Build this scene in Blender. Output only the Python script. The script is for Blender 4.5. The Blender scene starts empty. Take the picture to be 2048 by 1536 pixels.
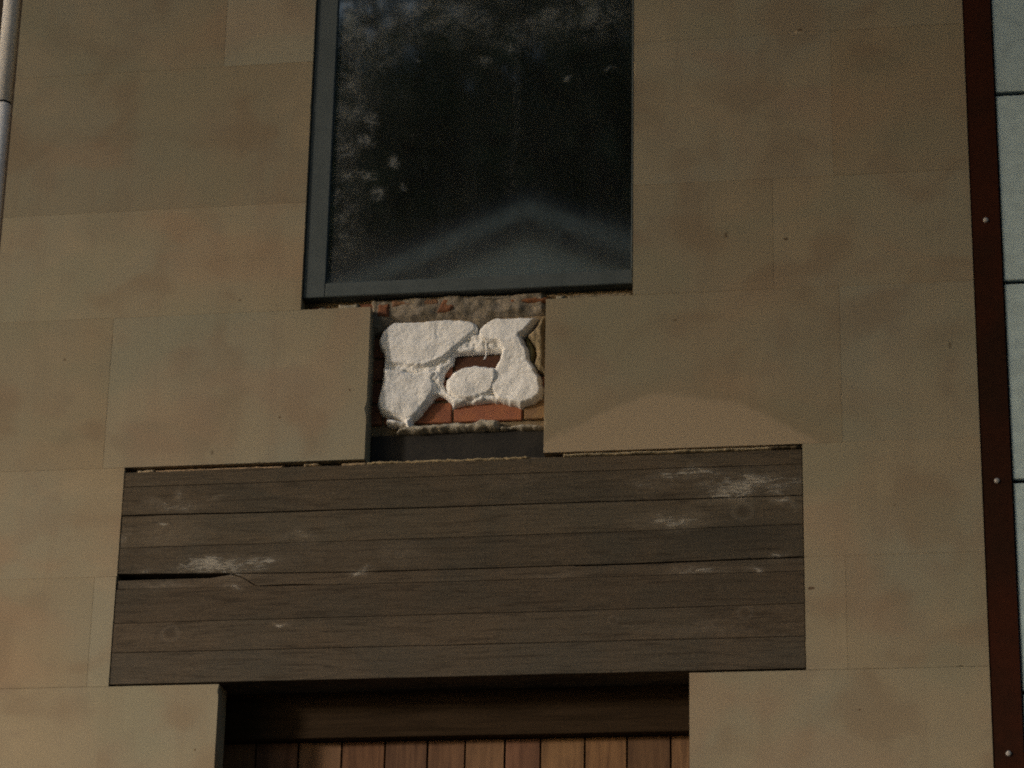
import bpy, bmesh, math, random
from mathutils import Matrix, Vector, noise
import numpy as np

# ------------------------------------------------------------------ camera, sky, sun, exposure
scene = bpy.context.scene
COL = scene.collection

cam_data = bpy.data.cameras.new('camera')
cam_data.sensor_width = 36.0
cam_data.lens = 98.44
cam_data.clip_end = 2000.0
cam = bpy.data.objects.new('camera', cam_data)
COL.objects.link(cam)
r_ax, u_ax, b_ax = (0.986358, 0.163442, 0.019613), (0.038852, -0.346924, 0.937088), (0.159964, -0.923543, -0.348541)
cam.matrix_world = Matrix(((r_ax[0], u_ax[0], b_ax[0], 1.385), (r_ax[1], u_ax[1], b_ax[1], -7.994),
                           (r_ax[2], u_ax[2], b_ax[2], 1.65), (0, 0, 0, 1)))
scene.camera = cam

SUN_EL, SUN_AZ = 13.0, 54.0            # low evening sun, from the left in front of the facade
to_sun = Vector((-math.sin(math.radians(SUN_AZ)) * math.cos(math.radians(SUN_EL)),
                 -math.cos(math.radians(SUN_AZ)) * math.cos(math.radians(SUN_EL)), math.sin(math.radians(SUN_EL))))
world = bpy.data.worlds.new('World')
scene.world = world
world.use_nodes = True
wn = world.node_tree.nodes
wn.clear()
w_out = wn.new('ShaderNodeOutputWorld')
w_bg = wn.new('ShaderNodeBackground')
w_sky = wn.new('ShaderNodeTexSky')
w_sky.sky_type = 'NISHITA'
w_sky.sun_disc = False
w_sky.sun_elevation = math.radians(SUN_EL)
w_sky.sun_rotation = math.atan2(to_sun.x, to_sun.y)
w_sky.air_density = 1.0
w_sky.dust_density = 2.0
w_bg.inputs['Strength'].default_value = 0.08
world.node_tree.links.new(w_sky.outputs[0], w_bg.inputs[0])
world.node_tree.links.new(w_bg.outputs[0], w_out.inputs[0])

sun_data = bpy.data.lights.new('sun', 'SUN')
sun_data.energy = 4.0
sun_data.angle = math.radians(9.0)
sun_data.color = (1.0, 0.89, 0.78)
sun = bpy.data.objects.new('sun', sun_data)
COL.objects.link(sun)
sun.location = (-20, -15, 12)
sun.rotation_euler = to_sun.to_track_quat('Z', 'Y').to_euler()

vs = scene.view_settings
vs.view_transform = 'Standard'
vs.look = 'None'
vs.gamma = 1.0
vs.use_curve_mapping = False
vs.exposure = 0.24
scene.cycles.use_denoising = False      # leave the fine grain of a dusk exposure
scene.cycles.filter_width = 2.0

# ------------------------------------------------------------------ measured outlines (metres on the facade: x, z)
FOAM_A = [(-0.434, 4.871), (-0.425, 4.885), (-0.413, 4.897), (-0.401, 4.906), (-0.39, 4.911), (-0.354, 4.912), (-0.31, 4.911), (-0.278, 4.913), (-0.254, 4.914), (-0.223, 4.917), (-0.191, 4.914), (-0.163, 4.91), (-0.135, 4.903), (-0.123, 4.894), (-0.117, 4.879), (-0.126, 4.861), (-0.149, 4.841), (-0.18, 4.818), (-0.203, 4.794), (-0.227, 4.774), (-0.258, 4.759), (-0.289, 4.751), (-0.313, 4.748), (-0.336, 4.752), (-0.376, 4.76), (-0.416, 4.763), (-0.419, 4.786), (-0.425, 4.808), (-0.434, 4.82), (-0.44, 4.837), (-0.439, 4.854)]
FOAM_B = [(-0.423, 4.76), (-0.376, 4.753), (-0.32, 4.743), (-0.273, 4.746), (-0.241, 4.742), (-0.249, 4.725), (-0.252, 4.713), (-0.248, 4.692), (-0.251, 4.672), (-0.26, 4.654), (-0.27, 4.637), (-0.281, 4.624), (-0.292, 4.608), (-0.311, 4.588), (-0.327, 4.572), (-0.346, 4.577), (-0.37, 4.59), (-0.402, 4.596), (-0.426, 4.607), (-0.438, 4.63), (-0.434, 4.667), (-0.426, 4.695), (-0.425, 4.724)]
FOAM_C = [(-0.217, 4.716), (-0.198, 4.738), (-0.171, 4.751), (-0.151, 4.756), (-0.132, 4.757), (-0.092, 4.752), (-0.053, 4.741), (-0.05, 4.705), (-0.065, 4.664), (-0.082, 4.652), (-0.113, 4.641), (-0.152, 4.633), (-0.176, 4.638), (-0.2, 4.653), (-0.216, 4.67), (-0.222, 4.691)]
FOAM_D = [(-0.117, 4.877), (-0.096, 4.897), (-0.072, 4.911), (-0.017, 4.911), (0.054, 4.911), (0.074, 4.901), (0.047, 4.866), (0.022, 4.842), (0.03, 4.823), (0.044, 4.8), (0.046, 4.766), (0.064, 4.741), (0.076, 4.72), (0.087, 4.686), (0.091, 4.658), (0.086, 4.639), (0.059, 4.624), (0.02, 4.612), (-0.027, 4.626), (-0.058, 4.639), (-0.075, 4.664), (-0.089, 4.706), (-0.088, 4.733), (-0.067, 4.746), (-0.053, 4.771), (-0.044, 4.799), (-0.058, 4.819), (-0.102, 4.829), (-0.12, 4.844)]
SMEAR = [(-0.288, 4.754), (-0.257, 4.772), (-0.222, 4.791), (-0.195, 4.823), (-0.156, 4.855), (-0.125, 4.871), (-0.093, 4.844), (-0.041, 4.833), (-0.048, 4.8), (-0.119, 4.798), (-0.19, 4.797), (-0.198, 4.786), (-0.199, 4.765), (-0.221, 4.747), (-0.228, 4.729), (-0.231, 4.704), (-0.219, 4.679), (-0.186, 4.655), (-0.135, 4.653), (-0.085, 4.665), (-0.057, 4.652), (-0.029, 4.638), (-0.056, 4.632), (-0.096, 4.634), (-0.158, 4.629), (-0.182, 4.624), (-0.198, 4.621), (-0.201, 4.637), (-0.226, 4.657), (-0.246, 4.662), (-0.261, 4.65), (-0.285, 4.645), (-0.278, 4.686), (-0.271, 4.718)]
SEAM_FOAM = [(-0.417, 4.784), (-0.363, 4.775), (-0.307, 4.769), (-0.256, 4.779), (-0.244, 4.758), (-0.255, 4.729), (-0.306, 4.736), (-0.362, 4.74), (-0.414, 4.744), (-0.422, 4.765)]
DRIP = [(-0.349, 4.583), (-0.316, 4.596), (-0.323, 4.572), (-0.324, 4.552), (-0.334, 4.55), (-0.346, 4.565)]
LIP = [(-0.404, 4.587), (-0.384, 4.587), (-0.352, 4.577), (-0.336, 4.57), (-0.352, 4.562), (-0.38, 4.565), (-0.399, 4.566), (-0.407, 4.575)]
MORTAR_TOP = [(-0.475, 4.999), (-0.431, 4.993), (-0.263, 4.997), (-0.199, 5.001), (-0.139, 4.996), (-0.02, 4.994), (0.098, 4.999), (0.099, 4.909), (0.072, 4.912), (0.052, 4.911), (-0.019, 4.91), (-0.074, 4.911), (-0.097, 4.897), (-0.121, 4.877), (-0.137, 4.901), (-0.193, 4.914), (-0.312, 4.91), (-0.392, 4.91), (-0.415, 4.897), (-0.435, 4.881), (-0.47, 4.87)]
MORTAR_RIGHT = [(0.076, 4.9), (0.099, 4.909), (0.102, 4.714), (0.075, 4.726), (0.059, 4.749), (0.066, 4.782), (0.058, 4.815), (0.034, 4.843), (0.061, 4.871)]
MORTAR_RIGHT_LOW = [(0.025, 4.847), (0.039, 4.843), (0.055, 4.817), (0.064, 4.788), (0.056, 4.759), (0.072, 4.733), (0.06, 4.742), (0.04, 4.772), (0.038, 4.809)]
LEDGE_L = [(-0.375, 4.54), (-0.366, 4.555), (-0.342, 4.561), (-0.319, 4.565), (-0.248, 4.566), (-0.185, 4.569), (-0.13, 4.565), (-0.107, 4.578), (-0.052, 4.571), (-0.05, 4.554), (-0.048, 4.539), (-0.13, 4.54), (-0.247, 4.539), (-0.326, 4.537)]
LEDGE_R = [(-0.05, 4.552), (-0.013, 4.55), (0.026, 4.558), (0.064, 4.554), (0.094, 4.547), (0.094, 4.538), (0.026, 4.538), (-0.013, 4.542), (-0.046, 4.539)]
FLAKES = [(-1.062, 4.307, 0.147, 0.026, 0.8), (-1.049, 4.345, 0.022, 0.035, 0.8), (-0.92, 4.338, 0.046, 0.013, 0.5), (-0.93, 4.108, 0.232, 0.035, 1), (-1.064, 4.212, 0.139, 0.08, 0.45), (-1.209, 4.209, 0.034, 0.048, 0.6), (-0.455, 4.086, 0.054, 0.019, 1), (-0.335, 4.134, 0.093, 0.048, 0.5), (-1.083, 4.26, 0.028, 0.01, 0.9), (-0.856, 4.052, 0.056, 0.018, 0.9), (-1.07, 4.047, 0.108, 0.013, 0.7), (-1.137, 4.102, 0.031, 0.019, 0.8), (0.567, 4.354, 0.186, 0.035, 0.9), (0.717, 4.316, 0.201, 0.064, 1), (0.867, 4.316, 0.07, 0.035, 0.8), (0.498, 4.21, 0.139, 0.038, 0.85), (0.822, 4.262, 0.077, 0.016, 0.8), (0.807, 4.094, 0.043, 0.014, 1), (0.581, 4.056, 0.116, 0.021, 1), (0.747, 4.051, 0.037, 0.014, 1.1), (0.158, 4.054, 0.07, 0.013, 0.6), (-0.693, 3.932, 0.034, 0.011, 1), (0.624, 3.868, 0.248, 0.022, 0.4), (0.023, 4.354, 0.093, 0.019, 0.5), (0.476, 4.338, 0.139, 0.038, 0.7), (-0.772, 4.11, 0.139, 0.032, 0.8), (-0.65, 4.191, 0.093, 0.022, 0.6), (-0.648, 4.135, 0.31, 0.048, 0.3)]
DARK = [(0.671, 4.17, 0.248, 0.077, 1), (-0.69, 3.728, 0.465, 0.048, 0)]
DUST_AND_REFLECTION = [(-0.535, 5.938, 0.186, 0.192, 0.9), (-0.319, 5.979, 0.403, 0.112, 0.85), (0.179, 5.937, 0.264, 0.088, 0.85), (-0.575, 5.686, 0.093, 0.24, 0.95), (0.031, 5.901, 0.31, 0.08, 0.6), (-0.113, 5.054, 0.666, 0.176, 0.62), (-0.575, 5.277, 0.093, 0.272, 0.55), (-0.48, 5.599, 0.025, 0.035, 1), (-0.498, 5.534, 0.034, 0.026, 1), (-0.407, 5.452, 0.025, 0.026, 1), (-0.493, 5.409, 0.043, 0.021, 1.1), (-0.451, 5.344, 0.028, 0.029, 1), (-0.547, 5.416, 0.043, 0.022, 0.7), (-0.568, 5.506, 0.034, 0.029, 0.7), (-0.118, 5.8, 0.031, 0.021, 1), (-0.036, 5.838, 0.025, 0.024, 0.9), (-0.337, 5.812, 0.022, 0.014, 0.8), (0.159, 5.719, 0.014, 0.022, 0.9), (0.298, 5.748, 0.022, 0.016, 0.7), (-0.449, 5.878, 0.093, 0.064, 0.6), (-0.555, 5.612, 0.062, 0.112, 0.6), (-0.007, 5.669, 0.014, 0.32, 0.18), (-0.021, 5.369, 0.034, 0.144, 0.12), (-0.373, 5.368, 0.012, 0.016, 0.6), (0.264, 5.212, 0.012, 0.008, 0.6)]  # dirt spots, plus pale ellipses painted as reflections in the pane
KNOTS = [(0.714, 3.916, 0.024), (-1.044, 3.897, 0.03), (0.709, 4.232, 0.034), (0.319, 3.904, 0.016)]
POCKS = [(0.911, 3.985, 0.014, 0.006, 1), (0.666, 5.134, 0.006, 0.013, 1), (0.852, 5.111, 0.009, 0.006, 1), (0.907, 5.833, 0.012, 0.005, 0.8), (1.341, 4.737, 0.008, 0.019, 0.7), (0.506, 4.857, 0.009, 0.006, 0.7), (-0.884, 4.989, 0.009, 0.005, 0.7), (-0.944, 4.478, 0.014, 0.022, 0.45), (-0.733, 4.586, 0.006, 0.006, 0.8), (-0.513, 4.668, 0.005, 0.005, 0.8), (-0.943, 3.533, 0.005, 0.005, 0.7), (1.162, 4.235, 0.006, 0.006, 0.6), (-1.449, 4.809, 0.008, 0.006, 0.6), (-1.223, 5.625, 0.006, 0.006, 0.6), (1.044, 3.615, 0.006, 0.005, 0.7)]
PLANK_X = [-0.941, -0.807, -0.673, -0.538, -0.403, -0.271, -0.155, -0.033, 0.076, 0.211, 0.339, 0.471, 0.6]

rng = random.Random(7)

# ------------------------------------------------------------------ helpers
def link_mesh(name, verts, faces, mat, parent=None, smooth=False):
    me = bpy.data.meshes.new(name)
    me.from_pydata(verts, [], faces)
    me.update()
    if smooth:
        for p in me.polygons:
            p.use_smooth = True
    me.materials.append(mat)
    o = bpy.data.objects.new(name, me)
    COL.objects.link(o)
    if parent is not None:
        o.parent = parent
    return o

def empty(name, label=None, cat=None, group=None, loc=(0, 0, 0)):
    o = bpy.data.objects.new(name, None)
    o.empty_display_size = 0.1
    o.location = loc
    COL.objects.link(o)
    if label: o['label'] = label
    if cat: o['category'] = cat
    if group: o['group'] = group
    return o

def box_geo(x0, x1, y0, y1, z0, z1, b=0.0):
    """A box whose front (low y) edges are chamfered by b."""
    v = [(x0 + b, y0, z0 + b), (x1 - b, y0, z0 + b), (x1 - b, y0, z1 - b), (x0 + b, y0, z1 - b),
         (x0, y0 + b, z0), (x1, y0 + b, z0), (x1, y0 + b, z1), (x0, y0 + b, z1),
         (x0, y1, z0), (x1, y1, z0), (x1, y1, z1), (x0, y1, z1)]
    f = [(0, 1, 2, 3)]
    if b == 0.0:
        v = v[4:]
        return v, [(0, 1, 2, 3), (0, 4, 5, 1), (1, 5, 6, 2), (2, 6, 7, 3), (3, 7, 4, 0), (7, 6, 5, 4)]
    for i in range(4):
        j = (i + 1) % 4
        f.append((i, 4 + i, 4 + j, j))
        f.append((4 + i, 8 + i, 8 + j, 4 + j))
    f.append((11, 10, 9, 8))
    return v, f

def box(name, x0, x1, y0, y1, z0, z1, mat, parent=None, b=0.0):
    v, f = box_geo(x0, x1, y0, y1, z0, z1, b)
    return link_mesh(name, v, f, mat, parent)

def join_geo(parts):
    V, F = [], []
    for v, f in parts:
        n = len(V)
        V += v
        F += [tuple(i + n for i in q) for q in f]
    return V, F

def poly_dist(P, poly):
    """signed-ish distance: (distance to outline, inside mask, nearest outline point)"""
    A = np.array(poly); B = np.roll(A, -1, axis=0)
    best = np.full(len(P), 1e9); near = np.zeros_like(P)
    inside = np.zeros(len(P), bool)
    for a, b in zip(A, B):
        ab = b - a
        t = np.clip(((P - a) @ ab) / max(ab @ ab, 1e-12), 0, 1)
        q = a + t[:, None] * ab
        d = np.hypot(*(P - q).T)
        m = d < best
        best[m] = d[m]; near[m] = q[m]
        cond = (a[1] > P[:, 1]) != (b[1] > P[:, 1])
        with np.errstate(divide='ignore', invalid='ignore'):
            xi = a[0] + (P[:, 1] - a[1]) / (b[1] - a[1]) * ab[0]
        inside ^= cond & (P[:, 0] < xi)
    return best, inside, near

def roughen(poly, amp, seg=0.006, seed=0.0):
    """resample an outline and jitter it with noise so the edge reads as torn"""
    out = []
    n = len(poly)
    for i in range(n):
        a = Vector((*poly[i], 0)); b = Vector((*poly[(i + 1) % n], 0))
        k = max(1, int((b - a).length / seg))
        for j in range(k):
            p = a.lerp(b, j / k)
            q = noise.noise_vector(Vector((p.x * 55, p.y * 55, seed)))
            q2 = noise.noise_vector(Vector((p.x * 160, p.y * 160, seed + 5)))
            out.append((p.x + amp * (q.x + .5 * q2.x), p.y + amp * (q.y + .5 * q2.y)))
    return out

def lump(name, poly, y_back, height, w, mat, parent, bumps=(), cell=0.0035, amp=0.0015, jag=0.0, seed=0.0, power=0.5, tilt=(0, 0), crease=0.0):
    """A lump stuck on the wall: solid relief over an outline. y_back: its root plane; height: how far it stands out (towards -y);
    w: width of its rounded rim; bumps: noise (scale, amplitude) pairs; tilt: extra height per metre in x and z."""
    if jag: poly = roughen(poly, jag, seed=seed)
    xs = [p[0] for p in poly]; zs = [p[1] for p in poly]
    cx, cz = sum(xs) / len(xs), sum(zs) / len(zs)
    gx = np.arange(min(xs) - cell, max(xs) + 2 * cell, cell)
    gz = np.arange(min(zs) - cell, max(zs) + 2 * cell, cell)
    X, Z = np.meshgrid(gx, gz)
    P = np.stack([X.ravel(), Z.ravel()], 1)
    d, ins, near = poly_dist(P, poly)
    use = ins | (d < cell * 0.75)
    Q = P.copy()
    snap = (~ins) & use
    Q[snap] = near[snap]
    d = np.where(ins, d, 0.0)
    nx, nz = len(gx), len(gz)
    idx = -np.ones(len(P), int)
    verts, faces = [], []
    U = use.reshape(nz, nx)
    keep = U[:-1, :-1] & U[1:, :-1] & U[:-1, 1:] & U[1:, 1:]
    for j, i in zip(*np.nonzero(keep)):
        q = []
        for a, b in ((j, i), (j, i + 1), (j + 1, i + 1), (j + 1, i)):
            k = a * nx + b
            if idx[k] < 0:
                idx[k] = len(verts)
                t = min(1.0, d[k] / w)
                h = height * t ** power
                x, z = Q[k]
                h += t * ((x - cx) * tilt[0] + (z - cz) * tilt[1])
                for s, am in bumps:
                    h += t * am * noise.noise(Vector((x * s, z * s, seed)))
                h += min(1.0, 2 * t) * amp * noise.noise(Vector((x * 210, z * 210, seed + 3)))
                if crease:
                    q1 = noise.noise(Vector((x * 13 + .6 * noise.noise(Vector((x * 40, z * 40, 2))), z * 13, seed + 20)))
                    q2 = noise.noise(Vector((x * 24, z * 24, seed + 31)))
                    h -= t * crease * (max(0.0, 1 - abs(q1) * 11) + .5 * max(0.0, 1 - abs(q2 - .1) * 12)) * min(1.0, max(0.0, .5 + 2 * noise.noise(Vector((x * 9, z * 9, seed + 40)))))
                verts.append((x, y_back - max(h, 0.0), z))
            q.append(int(idx[k]))
        faces.append(tuple(q))
    # close it with a skirt reaching back into the wall
    edges = {}
    for fc in faces:
        for a, b in zip(fc, fc[1:] + fc[:1]):
            if (b, a) in edges: del edges[(b, a)]
            else: edges[(a, b)] = 1
    back = {}
    for a, b in list(edges):
        for k in (a, b):
            if k not in back:
                back[k] = len(verts)
                x, y, z = verts[k]
                verts.append((x, y_back + 0.02, z))
        faces.append((b, a, back[a], back[b]))
    return link_mesh(name, verts, faces, mat, parent, smooth=True)

# ------------------------------------------------------------------ materials
class MAT:
    def __init__(self, name):
        self.m = bpy.data.materials.new(name)
        self.m.use_nodes = True
        self.n = self.m.node_tree.nodes
        self.l = self.m.node_tree.links
        self.b = self.n['Principled BSDF']
        self.pos = self.n.new('ShaderNodeNewGeometry').outputs['Position']
    def new(self, t, **kw):
        nd = self.n.new(t)
        for k, v in kw.items(): setattr(nd, k, v)
        return nd
    def val(self, sock, v):
        if hasattr(v, 'node'): self.l.new(v, sock)
        else: sock.default_value = v
    def math(self, op, a, b=0.0, clamp=False):
        nd = self.new('ShaderNodeMath', operation=op, use_clamp=clamp)
        self.val(nd.inputs[0], a); self.val(nd.inputs[1], b)
        return nd.outputs[0]
    def scaled(self, s, off=(0, 0, 0), src=None):
        nd = self.new('ShaderNodeMapping')
        self.l.new(src or self.pos, nd.inputs['Vector'])
        nd.inputs['Scale'].default_value = s
        nd.inputs['Location'].default_value = off
        return nd.outputs[0]
    def noise(self, vec, scale, detail=4.0, rough=0.55, dist=0.0):
        nd = self.new('ShaderNodeTexNoise')
        self.l.new(vec, nd.inputs['Vector'])
        nd.inputs['Scale'].default_value = scale
        nd.inputs['Detail'].default_value = detail
        nd.inputs['Roughness'].default_value = rough
        nd.inputs['Distortion'].default_value = dist
        return nd.outputs[0]
    def ramp(self, fac, lo, hi, a=0.0, b=1.0):
        nd = self.new('ShaderNodeMapRange', interpolation_type='SMOOTHSTEP')
        self.val(nd.inputs['Value'], fac)
        for i, v in ((1, lo), (2, hi), (3, a), (4, b)): nd.inputs[i].default_value = v
        return nd.outputs[0]
    def mix(self, fac, a, b, blend='MIX'):
        nd = self.new('ShaderNodeMix', data_type='RGBA', blend_type=blend)
        self.val(nd.inputs[0], fac)
        for s, v in ((nd.inputs[6], a), (nd.inputs[7], b)):
            if hasattr(v, 'node'): self.l.new(v, s)
            else: s.default_value = (*v, 1.0)
        return nd.outputs[2]
    def tint(self, col):
        info = self.new('ShaderNodeObjectInfo')
        return self.mix(1.0, col, info.outputs['Color'], 'MULTIPLY')
    def ellipses(self, lst, warp=None):
        """largest of several soft ellipses on the facade plane (x, z, rx, rz, weight)"""
        src = self.pos
        if warp is not None:
            v = self.new('ShaderNodeVectorMath', operation='ADD')
            self.l.new(self.pos, v.inputs[0]); self.l.new(warp, v.inputs[1])
            src = v.outputs[0]
        tot = None
        for x, z, rx, rz, w in lst:
            mp = self.new('ShaderNodeMapping')
            self.l.new(src, mp.inputs['Vector'])
            mp.inputs['Scale'].default_value = (1 / rx, 0, 1 / rz)
            mp.inputs['Location'].default_value = (-x / rx, 0, -z / rz)
            ln = self.new('ShaderNodeVectorMath', operation='LENGTH')
            self.l.new(mp.outputs[0], ln.inputs[0])
            e = self.ramp(ln.outputs['Value'], 0.0, 1.35, w, 0.0)
            tot = e if tot is None else self.math('MAXIMUM', tot, e)
        return tot
    def warp(self, scale, amp):
        nd = self.new('ShaderNodeTexNoise')
        self.l.new(self.pos, nd.inputs['Vector'])
        nd.inputs['Scale'].default_value = scale
        nd.inputs['Detail'].default_value = 4
        s = self.new('ShaderNodeVectorMath', operation='SUBTRACT')
        self.l.new(nd.outputs['Color'], s.inputs[0]); s.inputs[1].default_value = (.5, .5, .5)
        k = self.new('ShaderNodeVectorMath', operation='SCALE')
        self.l.new(s.outputs[0], k.inputs[0]); k.inputs['Scale'].default_value = amp
        return k.outputs[0]
    def bump(self, h, strength, dist):
        nd = self.new('ShaderNodeBump')
        nd.inputs['Strength'].default_value = strength
        nd.inputs['Distance'].default_value = dist
        self.l.new(h, nd.inputs['Height'])
        self.l.new(nd.outputs[0], self.b.inputs['Normal'])
    def done(self, col, rough=0.8, spec=0.3, metal=0.0):
        self.val(self.b.inputs['Base Color'], col if hasattr(col, 'node') else (*col, 1.0))
        self.val(self.b.inputs['Roughness'], rough)
        self.val(self.b.inputs['Specular IOR Level'], spec)
        self.b.inputs['Metallic'].default_value = metal
        return self.m

def stone_material(name, banded=False):
    m = MAT(name)
    big = m.noise(m.pos, 1.7, 3, .5, .6)
    mid = m.noise(m.scaled((1, 1, 1.2), (3, 1, 7)), 4.2, 2, .5, .4)
    grain = m.noise(m.pos, 260, 2, .7)
    speck = m.noise(m.pos, 620, 1, .5)
    col = m.mix(m.ramp(big, .34, .66), (.256, .206, .131), (.232, .205, .142))
    col = m.mix(m.math('MULTIPLY', m.ramp(mid, .48, .68), .70), col, (.205, .155, .098))
    col = m.mix(m.math('MULTIPLY', m.ramp(mid, .46, .26), .45), col, (.300, .240, .155))
    run = m.noise(m.scaled((7, 1, .55), (1, 0, 4)), 1.5, 4, .6, .5)
    col = m.mix(m.math('MULTIPLY', m.ramp(run, .50, .72), .40), col, (.212, .165, .108))
    blot = m.noise(m.pos, 6.5, 2, .5, .3)
    col = m.mix(m.math('MULTIPLY', m.ramp(blot, .52, .68), .45), col, (.215, .170, .115))
    pock = m.ellipses(POCKS, m.warp(60, .008))
    col = m.mix(m.ramp(pock, .25, .6), col, (.09, .06, .035))
    # faint iron staining following the bedding
    iron = m.noise(m.scaled((.9, 1, 1.4), (9, 4, 2)), 2.2, 2, .5, .6)
    col = m.mix(m.math('MULTIPLY', m.ramp(iron, .53, .66), .27), col, (.285, .182, .112))
    col = m.mix(m.math('MULTIPLY', m.ramp(iron, .47, .34), .42), col, (.212, .200, .134))
    if banded:       # the natural bed of paler stone that arches through this block
        sx = m.new('ShaderNodeSeparateXYZ')
        wv = m.new('ShaderNodeVectorMath', operation='ADD')
        m.l.new(m.pos, wv.inputs[0]); m.l.new(m.warp(6, .075), wv.inputs[1])
        m.l.new(wv.outputs[0], sx.inputs[0])
        dx = m.math('SUBTRACT', sx.outputs[0], .50)
        arch = m.math('SUBTRACT', 4.608, m.math('MULTIPLY', m.math('MULTIPLY', dx, dx), .92))
        over = m.math('SUBTRACT', sx.outputs[2], arch)
        col = m.mix(m.math('MULTIPLY', m.ramp(over, .020, -.014), .85), col, (.318, .250, .165))
        rim = m.math('MULTIPLY', m.ramp(over, -.006, .014), m.ramp(over, .11, .01))
        col = m.mix(m.math('MULTIPLY', rim, .35), col, (.225, .170, .105))
    col = m.mix(1.0, col, m.mix(m.ramp(grain, .32, .68), (.87, .87, .87), (1.12, 1.12, 1.12)), 'MULTIPLY')
    col = m.mix(m.math('MULTIPLY', m.ramp(speck, .66, .76), .35), col, (.12, .09, .06))
    col = m.tint(col)
    h = m.math('ADD', m.math('MULTIPLY', grain, .5), m.math('MULTIPLY', mid, 1.5))
    m.bump(h, .35, .0012)
    return m.done(col, .88, .2)

def mortar_material(name, a, b, scale=30):
    m = MAT(name)
    n1 = m.noise(m.pos, scale, 5, .65, .5)
    n2 = m.noise(m.pos, 190, 3, .6)
    col = m.mix(m.ramp(n1, .36, .64), a, b)
    col = m.mix(1.0, col, m.mix(m.ramp(n2, .3, .7), (.72, .72, .72), (1.2, 1.2, 1.2)), 'MULTIPLY')
    m.bump(m.math('ADD', n2, n1), .7, .003)
    return m.done(m.tint(col), .95, .1)

def foam_material():
    m = MAT('white_foam')
    n1 = m.noise(m.pos, 16, 4, .6, .4)
    n2 = m.noise(m.pos, 150, 4, .6)
    pit = m.noise(m.pos, 75, 2, .5)
    col = m.mix(m.ramp(n1, .35, .65), (.88, .86, .82), (.84, .825, .79))
    col = m.mix(m.math('MULTIPLY', m.ramp(pit, .66, .74), .35), col, (.50, .47, .42))
    col = m.mix(1.0, col, m.mix(m.ramp(n2, .3, .7), (.91, .91, .91), (1.05, 1.05, 1.05)), 'MULTIPLY')
    m.bump(m.math('ADD', m.math('MULTIPLY', n2, .6), n1), .2, .002)
    return m.done(col, .9, .2)

def brick_material():
    m = MAT('red_brick')
    n1 = m.noise(m.pos, 28, 4, .6, .4)
    n2 = m.noise(m.pos, 220, 3, .65)
    col = m.mix(m.ramp(n1, .35, .65), (.34, .125, .062), (.29, .105, .06))
    col = m.mix(m.math('MULTIPLY', m.ramp(n2, .60, .75), .5), col, (.42, .27, .19))
    col = m.mix(m.math('MULTIPLY', m.ramp(n2, .40, .28), .6), col, (.13, .05, .032))
    m.bump(n2, .6, .002)
    return m.done(m.tint(col), .9, .15)

def beam_material():
    m = MAT('weathered_timber')
    g1 = m.noise(m.scaled((2.2, 6, 34)), 2.0, 6, .62, 1.4)
    g2 = m.noise(m.scaled((5, 10, 260), (2, 0, 5)), 2.0, 3, .6, .2)
    g3 = m.noise(m.scaled((1, 1, 1.6), (5, 5, 5)), 3.2, 3, .5, .8)
    fine = m.noise(m.pos, 330, 2, .7)
    col = m.mix(m.ramp(g3, .32, .68), (.084, .064, .043), (.069, .058, .042))
    col = m.mix(m.math('MULTIPLY', m.ramp(g1, .49, .66), .70), col, (.036, .027, .018))
    col = m.mix(m.math('MULTIPLY', m.ramp(g1, .46, .30), .40), col, (.105, .080, .055))
    col = m.mix(m.math('MULTIPLY', m.ramp(g2, .54, .66), .42), col, (.125, .102, .075))
    col = m.mix(m.math('MULTIPLY', m.ellipses(DARK[:1], m.warp(7, .08)), .55), col, (.042, .038, .030))
    # scuffed places where the old white coat clings in flakes
    e = m.ellipses(FLAKES, m.warp(9, .10))
    fl1 = m.noise(m.scaled((.55, 1, 4.2)), 34, 7, .76, .8)
    fl2 = m.noise(m.scaled((.7, 1, 2.0), (4, 2, 8)), 15, 5, .65, 1.6)
    haze_ = m.math('MULTIPLY', m.math('MULTIPLY', e, .75), m.ramp(fl2, .25, .62))
    col = m.mix(haze_, col, (.165, .138, .105))
    thr = m.math('ADD', m.math('MULTIPLY', e, .40), m.math('MULTIPLY', m.math('SUBTRACT', fl1, .5), 1.0))
    thr = m.math('ADD', thr, m.math('MULTIPLY', m.math('SUBTRACT', fl2, .5), .35))
    col = m.mix(m.math('MULTIPLY', m.ramp(thr, .26, .36), .75), col, (.37, .335, .28))
    col = m.mix(1.0, col, m.mix(m.ramp(fine, .3, .7), (.80, .80, .80), (1.2, 1.2, 1.2)), 'MULTIPLY')
    sep = m.new('ShaderNodeSeparateXYZ'); m.l.new(m.pos, sep.inputs[0])
    for kx, kz, kr in KNOTS:
        dx = m.math('SUBTRACT', sep.outputs[0], kx); dz = m.math('MULTIPLY', m.math('SUBTRACT', sep.outputs[2], kz), 1.15)
        d = m.math('SQRT', m.math('ADD', m.math('MULTIPLY', dx, dx), m.math('MULTIPLY', dz, dz)))
        d = m.math('ADD', d, m.math('MULTIPLY', m.math('SUBTRACT', m.noise(m.pos, 40, 3, .6), .5), .012))
        ring = m.math('MULTIPLY', m.ramp(d, kr * .55, kr * .85), m.ramp(d, kr * 1.2, kr * .9))
        core_ = m.ramp(d, kr * .6, kr * .3)
        col = m.mix(m.math('MULTIPLY', ring, .20), col, (.17, .145, .115))
        col = m.mix(m.math('MULTIPLY', core_, .5), col, (.045, .034, .024))
    h = m.math('ADD', m.math('MULTIPLY', g1, -1.0), m.math('MULTIPLY', m.ramp(thr, .27, .40), .5))
    h = m.math('ADD', h, m.math('MULTIPLY', g2, -.5))
    m.bump(h, .9, .004)
    return m.done(m.tint(col), .85, .15)

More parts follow.
